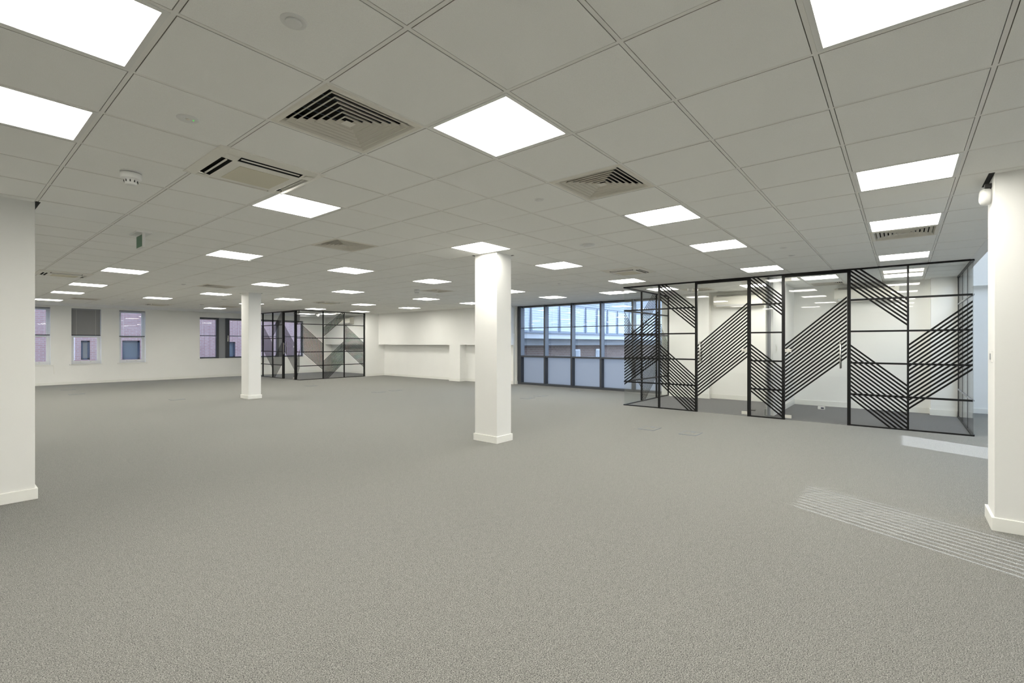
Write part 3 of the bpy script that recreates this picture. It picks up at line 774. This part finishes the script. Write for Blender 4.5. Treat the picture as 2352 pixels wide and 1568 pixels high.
def blind_x(y0, y1, z0, z1, x, label, pitch=.030, tilt=.06, slat='slat'):
    r = thing('venetian_blind', label, 'blind', (x, (y0+y1)/2, z1), 'half-lowered venetian blinds')
    MB().box(x-.014, x+.014, y0+.01, y1-.01, z1-.03, z1).build('headrail', 'greyalu2', r)
    s = MB(); z = z1-.045; h = .0115
    while z > z0+.03:
        dz = h*sin(tilt); dx = h*cos(tilt)
        P = [(x-dx, z+dz), (x+dx, z-dz), (x+dx, z-dz+.0008), (x-dx, z+dz+.0008)]
        s.prism(P, lambda a, b, t: (a, t, b), y0+.012, y1-.012); z -= pitch
    s.build('slats', slat, r)
    MB().box(x-.013, x+.013, y0+.01, y1-.01, z0, z0+.022).build('bottom_rail', 'railblack', r)
    c = MB()
    for f in (.2, .8):
        yy = y0 + (y1-y0)*f; c.box(x-.0015, x+.0015, yy-.0015, yy+.0015, z0+.02, z1-.03)
    c.build('ladder_cords', 'white', r)
    return r
names = ['first', 'second', 'third', 'fourth', 'fifth']
for k in range(5):
    y1, y0 = MY[k]-.055, MY[k+1]
    blind_x(y0, y1, 1.836, CH-.03, 12.40, 'venetian blind in the %s bay of the blue window wall, counted from the recessed wall' % names[k])

# ------------------------------------------------------------------ north windows
def sash(n, w, label_none=None):
    x0, x1, z0, z1 = w
    r = thing('window_%d' % n, 'x', 'x', ((x0+x1)/2, YN+.1, z0)); del r['label']; del r['category']; r['kind'] = 'structure'
    yf = YN+.16; fr = .045
    f = MB(); f.box(x0, x0+fr, yf, yf+.07, z0, z1).box(x1-fr, x1, yf, yf+.07, z0, z1).box(x0+fr, x1-fr, yf, yf+.07, z1-fr, z1).box(x0+fr, x1-fr, yf, yf+.07, z0, z0+fr)
    f.build('frame', 'upvc', r)
    zm = z0 + .92; a0, a1 = x0+fr, x1-fr; s_ = .04
    for nm, (q0, q1, yy) in (('lower_sash', (z0+fr, zm, yf+.008)), ('upper_sash', (zm-.03, z1-fr, yf+.035))):
        g = MB(); g.box(a0, a0+s_, yy, yy+.028, q0, q1).box(a1-s_, a1, yy, yy+.028, q0, q1).box(a0+s_, a1-s_, yy, yy+.028, q0, q0+.055).box(a0+s_, a1-s_, yy, yy+.028, q1-.035, q1)
        g = g.build(nm, 'upvc', r)
        MB().box(a0+s_, a1-s_, yy+.010, yy+.016, q0+.055, q1-.035).build('glass', 'winglass', g)
    for xx in (x0 + (x1-x0)*.33, x0 + (x1-x0)*.67):
        MB().box(xx-.018, xx+.018, yf-.012, yf+.01, z0+fr+.012, z0+fr+.03).build('sash_lift', 'satin', r)
    MB().box(x0-.05, x1+.05, YN-.03, yf, z0-.028, z0).build('sill', 'skirt', r, bevel=.004)
    return r
sash(1, W1); sash(2, W2); sash(3, W3)
def blind_y(x0, x1, z0, z1, y, label, pitch=.030, tilt=.06, slat='slat', rail='railblack'):
    r = thing('venetian_blind', label, 'blind', ((x0+x1)/2, y, z1), 'half-lowered venetian blinds')
    MB().box(x0+.006, x1-.006, y-.014, y+.014, z1-.035, z1).build('headrail', 'greyalu2', r)
    s = MB(); z = z1-.05; h = .0125
    while z > z0+.03:
        dz = h*sin(tilt); dy = h*cos(tilt)
        P = [(y-dy, z+dz), (y+dy, z-dz), (y+dy, z-dz+.0008), (y-dy, z+dz+.0008)]
        s.prism(P, lambda a, b, t: (t, a, b), x0+.008, x1-.008); z -= pitch
    s.build('slats', slat, r)
    MB().box(x0+.006, x1-.006, y-.013, y+.013, z0, z0+.026).build('bottom_rail', rail, r)
    c = MB()
    for f in (.18, .82):
        xx = x0 + (x1-x0)*f; c.box(xx-.0015, xx+.0015, y-.016, y-.0145, z0+.02, z1-.03)
    c.build('ladder_cords', 'white', r)
    return r
blind_y(W1[0], W1[1], 1.60, 2.50, YN+.10, 'open-slatted venetian blind in the sash window at the far left beside the pier')
blind_y(W2[0], W2[1], 1.60, 2.50, YN+.10, 'closed grey venetian blind in the middle sash window', .0215, 1.25, 'slatgrey')
blind_y(W3[0], W3[1], 1.58, 2.50, YN+.10, 'open-slatted venetian blind in the third sash window, right of the closed grey one')
# wide grey framed window
r = thing('window_4', 'x', 'x', (8.6, YN+.1, .75)); del r['label']; del r['category']; r['kind'] = 'structure'
x0, x1, z0, z1 = W4; yf = YN+.12
MB().box(x0, x1, yf, yf+.08, z1-.05, z1).box(x0, x1, yf, yf+.08, z0, z0+.05).build('frame', 'greyalu', r)
MB().box(x0-.05, x1+.05, YN-.03, yf, z0-.03, z0).build('sill', 'skirt', r, bevel=.004)
bays = [(6.59, 7.20), (7.68, 9.58), (9.92, 10.70)]
for a, b in ((6.59, 6.60), (7.20, 7.29), (7.53, 7.68), (9.58, 9.67), (9.84, 9.92), (10.70, 10.74)):
    MB().box(a, b, yf-.03, yf+.08, z0, z1).build('mullion', 'greyalu', r)
for a, b in ((7.29, 7.53), (9.67, 9.84)):
    MB().box(a, b, yf-.01, yf+.08, z0, z1).build('infill_panel', 'greyalu2', r)
for k, (a, b) in enumerate(bays):
    MB().box(a, b, yf+.03, yf+.04, z0+.05, z1-.05).build('pane', 'winglass', r)
b4 = ['narrow open-slatted blind at the left end of the wide grey window', 'long open-slatted blind in the middle of the wide grey window', 'open-slatted blind at the right end of the wide grey window, inside the far meeting room']
for (a, b), l in zip(bays, b4): blind_y(a, b, 1.63, z1-.05, YN+.085, l, rail='railblack')
MB().box(7.60, 7.635, YN+.075, YN+.09, 1.42, 1.56).box(7.605, 7.63, YN+.05, YN+.075, 1.48, 1.66).build('window_handle', 'satin', r)
# loose cord hanging beside the first sash window
c = MB().tube([(2.46, YN-.036, .66), (2.47, YN-.034, .60), (2.475, YN-.03, .42), (2.478, YN-.028, .36)], .004, 8)
tag(c.build('blind_cord', 'acbody'), 'thin cord hanging below the sill of the leftmost sash window', 'cord')

# ------------------------------------------------------------------ floor boxes
def floor_box(x, y, w, d, label, ang=0):
    r = thing('floor_box', label, 'floor box', (x, y, 0), 'floor socket boxes set in the carpet')
    f = MB(); t = .008
    for a in ((x-w, x+w, y-d, y-d+t), (x-w, x+w, y+d-t, y+d), (x-w, x-w+t, y-d+t, y+d-t), (x+w-t, x+w, y-d+t, y+d-t)): f.box(*a, -.001, .0035)
    f.build('rim', 'posts', r)
    MB().box(x-w+t, x+w-t, y-d+t, y+d-t, -.001, .0028).build('carpet_lid', 'carpet', r)
    MB().box(x+w-.06, x+w-.03, y-.03, y+.03, .0028, .004).build('cable_flap', 'posts', r)
    return r
floor_box(7.19, 3.08, .155, .125, 'floor box in front of the glass rooms, left one of the near pair')
floor_box(7.18, 2.44, .155, .125, 'floor box in front of the glass rooms, right one of the near pair')
floor_box(9.28, 7.12, .15, .125, 'floor box in the bluish light right of the middle column, left of a pair')
floor_box(9.86, 7.14, .15, .125, 'floor box in the bluish light right of the middle column, right of a pair')
floor_box(11.6, 7.14, .15, .125, 'floor box closest to the tall blue window wall')
floor_box(3.72, 13.44, .14, .125, 'lone floor box on the open carpet left of the distant column')
floor_box(2.5, 18.7, .15, .125, 'floor box below the leftmost sash window, farther one')
floor_box(2.42, 16.9, .15, .125, 'floor box below the leftmost sash window, nearer one')
floor_box(7.6, 14.46, .15, .125, 'floor box in front of the far glass room corner')
floor_box(7.8, 11.15, .15, .125, 'floor box midway between the two standing columns, left of a pair')
floor_box(8.4, 11.2, .15, .125, 'floor box midway between the two standing columns, right of a pair')
r = thing('socket_outlet', 'small open floor outlet in the right near meeting room', 'socket', (11.5, 1.27, 0))
MB().box(11.46, 11.54, 1.21, 1.33, .003, .055).build('casing', 'white', r)
MB().box(11.455, 11.46, 1.225, 1.275, .015, .045).build('blue_face', 'bluealu', r)
r = thing('socket_outlet', 'small black floor outlet in the left near meeting room', 'socket', (10.4, 2.3, 0))
MB().box(10.37, 10.43, 2.26, 2.34, .003, .02).build('casing', 'black_plastic', r)

# ------------------------------------------------------------------ outside
struct(box('ground', 'ground', -40, 60, -40, 60, -3.6, -3.5))
# brick building opposite the sash windows
YO = 26.0
bb = thing('brick_building', 'red brick building with blue-framed windows seen through the north windows', 'building', (5, YO, -3.5))
def bu(u): # x on the facade plane for an image column
    x = (u-1176)/F_PX; c_, s_ = cos(YAW), sin(YAW); return (c_*x+s_) / (-s_*x+c_) * YO
def bz(u, v):
    x = (u-1176)/F_PX; t = YO/(-sin(YAW)*x+cos(YAW)); return EYE - (v-HOR)/F_PX*t
wins = [(bu(186), bu(207), bz(196, 826), bz(196, 782)), (bu(281), bu(322), bz(300, 825), bz(300, 782)), (bu(499), bu(541), bz(520, 820), bz(520, 785)),
        (bu(60), bu(80), bz(70, 826), bz(70, 782))]
m = MB(); x = -8; zlo, zhi = -3.5, 5.5
for w in sorted(wins):
    m.box(x, w[0], YO, YO+.3, zlo, zhi); m.box(w[0], w[1], YO, YO+.3, zlo, w[2]); m.box(w[0], w[1], YO, YO+.3, w[3], zhi); x = w[1]
m.box(x, 26, YO, YO+.3, zlo, zhi); m.build('brick_wall', 'brick', bb)
for k, w in enumerate(wins):
    f = MB(); t = .07
    f.box(w[0], w[0]+t, YO+.08, YO+.16, w[2], w[3]).box(w[1]-t, w[1], YO+.08, YO+.16, w[2], w[3]).box(w[0], w[1], YO+.08, YO+.16, w[3]-t, w[3]).box(w[0], w[1], YO+.08, YO+.16, w[2], w[2]+t)
    f = f.build('window_frame', 'bluealu', bb)
    MB().box(w[0]+t, w[1]-t, YO+.11, YO+.12, w[2]+t, w[3]-t).build('window_glass', 'beige' if k == 0 else 'darkglass', f)
# wing with a white steel balcony beyond the tall blue windows
YQ = 10.0
wb = thing('balcony_building', 'wing with white steel balcony and glass balustrade seen through the tall blue windows', 'building', (18, 10, -3.5))
X0, X1 = 12.62, 32
MB().box(X0, X1, YQ+.45, YQ+.8, -3.5, 1.27).build('brick_wall', 'brick2', wb)
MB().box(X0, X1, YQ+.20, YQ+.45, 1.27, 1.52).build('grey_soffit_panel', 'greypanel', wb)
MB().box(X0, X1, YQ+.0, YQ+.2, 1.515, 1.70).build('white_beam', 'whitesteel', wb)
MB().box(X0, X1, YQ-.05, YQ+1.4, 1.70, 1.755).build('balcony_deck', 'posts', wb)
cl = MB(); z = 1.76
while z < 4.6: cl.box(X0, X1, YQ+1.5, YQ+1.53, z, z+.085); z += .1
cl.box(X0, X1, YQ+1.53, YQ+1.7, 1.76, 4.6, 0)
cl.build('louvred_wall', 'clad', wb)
def xq(u):
    x = (u-1176)/F_PX; c_, s_ = cos(YAW), sin(YAW); return (c_*x+s_) / (-s_*x+c_) * YQ
for u in (1219, 1285, 1345, 1371, 1395, 1418, 1445, 1475, 1505):
    xx = xq(u); p = MB()
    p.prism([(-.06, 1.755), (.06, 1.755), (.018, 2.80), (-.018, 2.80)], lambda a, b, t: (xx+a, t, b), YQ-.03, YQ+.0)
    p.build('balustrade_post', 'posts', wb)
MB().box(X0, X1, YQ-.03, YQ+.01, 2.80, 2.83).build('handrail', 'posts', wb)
MB().box(X0, X1, YQ+.01, YQ+.02, 1.80, 2.74).build('balustrade_glass', 'winglass', wb)
for u0, u1 in ((1205, 1222), (1388, 1403), (1340, 1352)):
    a, b = xq(u0), xq(u1)
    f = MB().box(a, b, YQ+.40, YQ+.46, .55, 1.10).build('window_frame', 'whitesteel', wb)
    MB().box(a+.06, b-.06, YQ+.39, YQ+.41, .61, 1.04).build('window_glass', 'darkglass', f)

# ------------------------------------------------------------------ light
w = bpy.data.worlds.new('sky'); bpy.context.scene.world = w; w.use_nodes = True
nt = w.node_tree; nt.nodes.clear()
o = nt.nodes.new('ShaderNodeOutputWorld'); bg = nt.nodes.new('ShaderNodeBackground')
bg.inputs[0].default_value = (.60, .76, 1.0, 1); bg.inputs[1].default_value = 6.2
nt.links.new(bg.outputs[0], o.inputs[0])

sn = bpy.data.lights.new('sun', 'SUN'); sn.energy = 9; sn.angle = math.radians(.20); sn.color = (.86, .92, 1.0)
so = bpy.data.objects.new('sun', sn); C.objects.link(so)
from mathutils import Vector
so.rotation_euler = Vector((.40, .88, -.345)).to_track_quat('-Z', 'Y').to_euler(); so.location = (0, -10, 8)
sc = bpy.context.scene
sc.view_settings.view_transform = 'Standard'; sc.view_settings.look = 'None'; sc.view_settings.exposure = .16; sc.view_settings.gamma = 1
sc.view_settings.use_curve_mapping = False
cy = sc.cycles
cy.max_bounces = 12; cy.diffuse_bounces = 7; cy.glossy_bounces = 4; cy.transmission_bounces = 6; cy.transparent_max_bounces = 32
cy.sample_clamp_indirect = 6; cy.use_denoising = True; cy.use_light_tree = True
cy.caustics_reflective = False; cy.caustics_refractive = False
for o in bpy.data.objects:
    if '_org' in o: del o['_org']
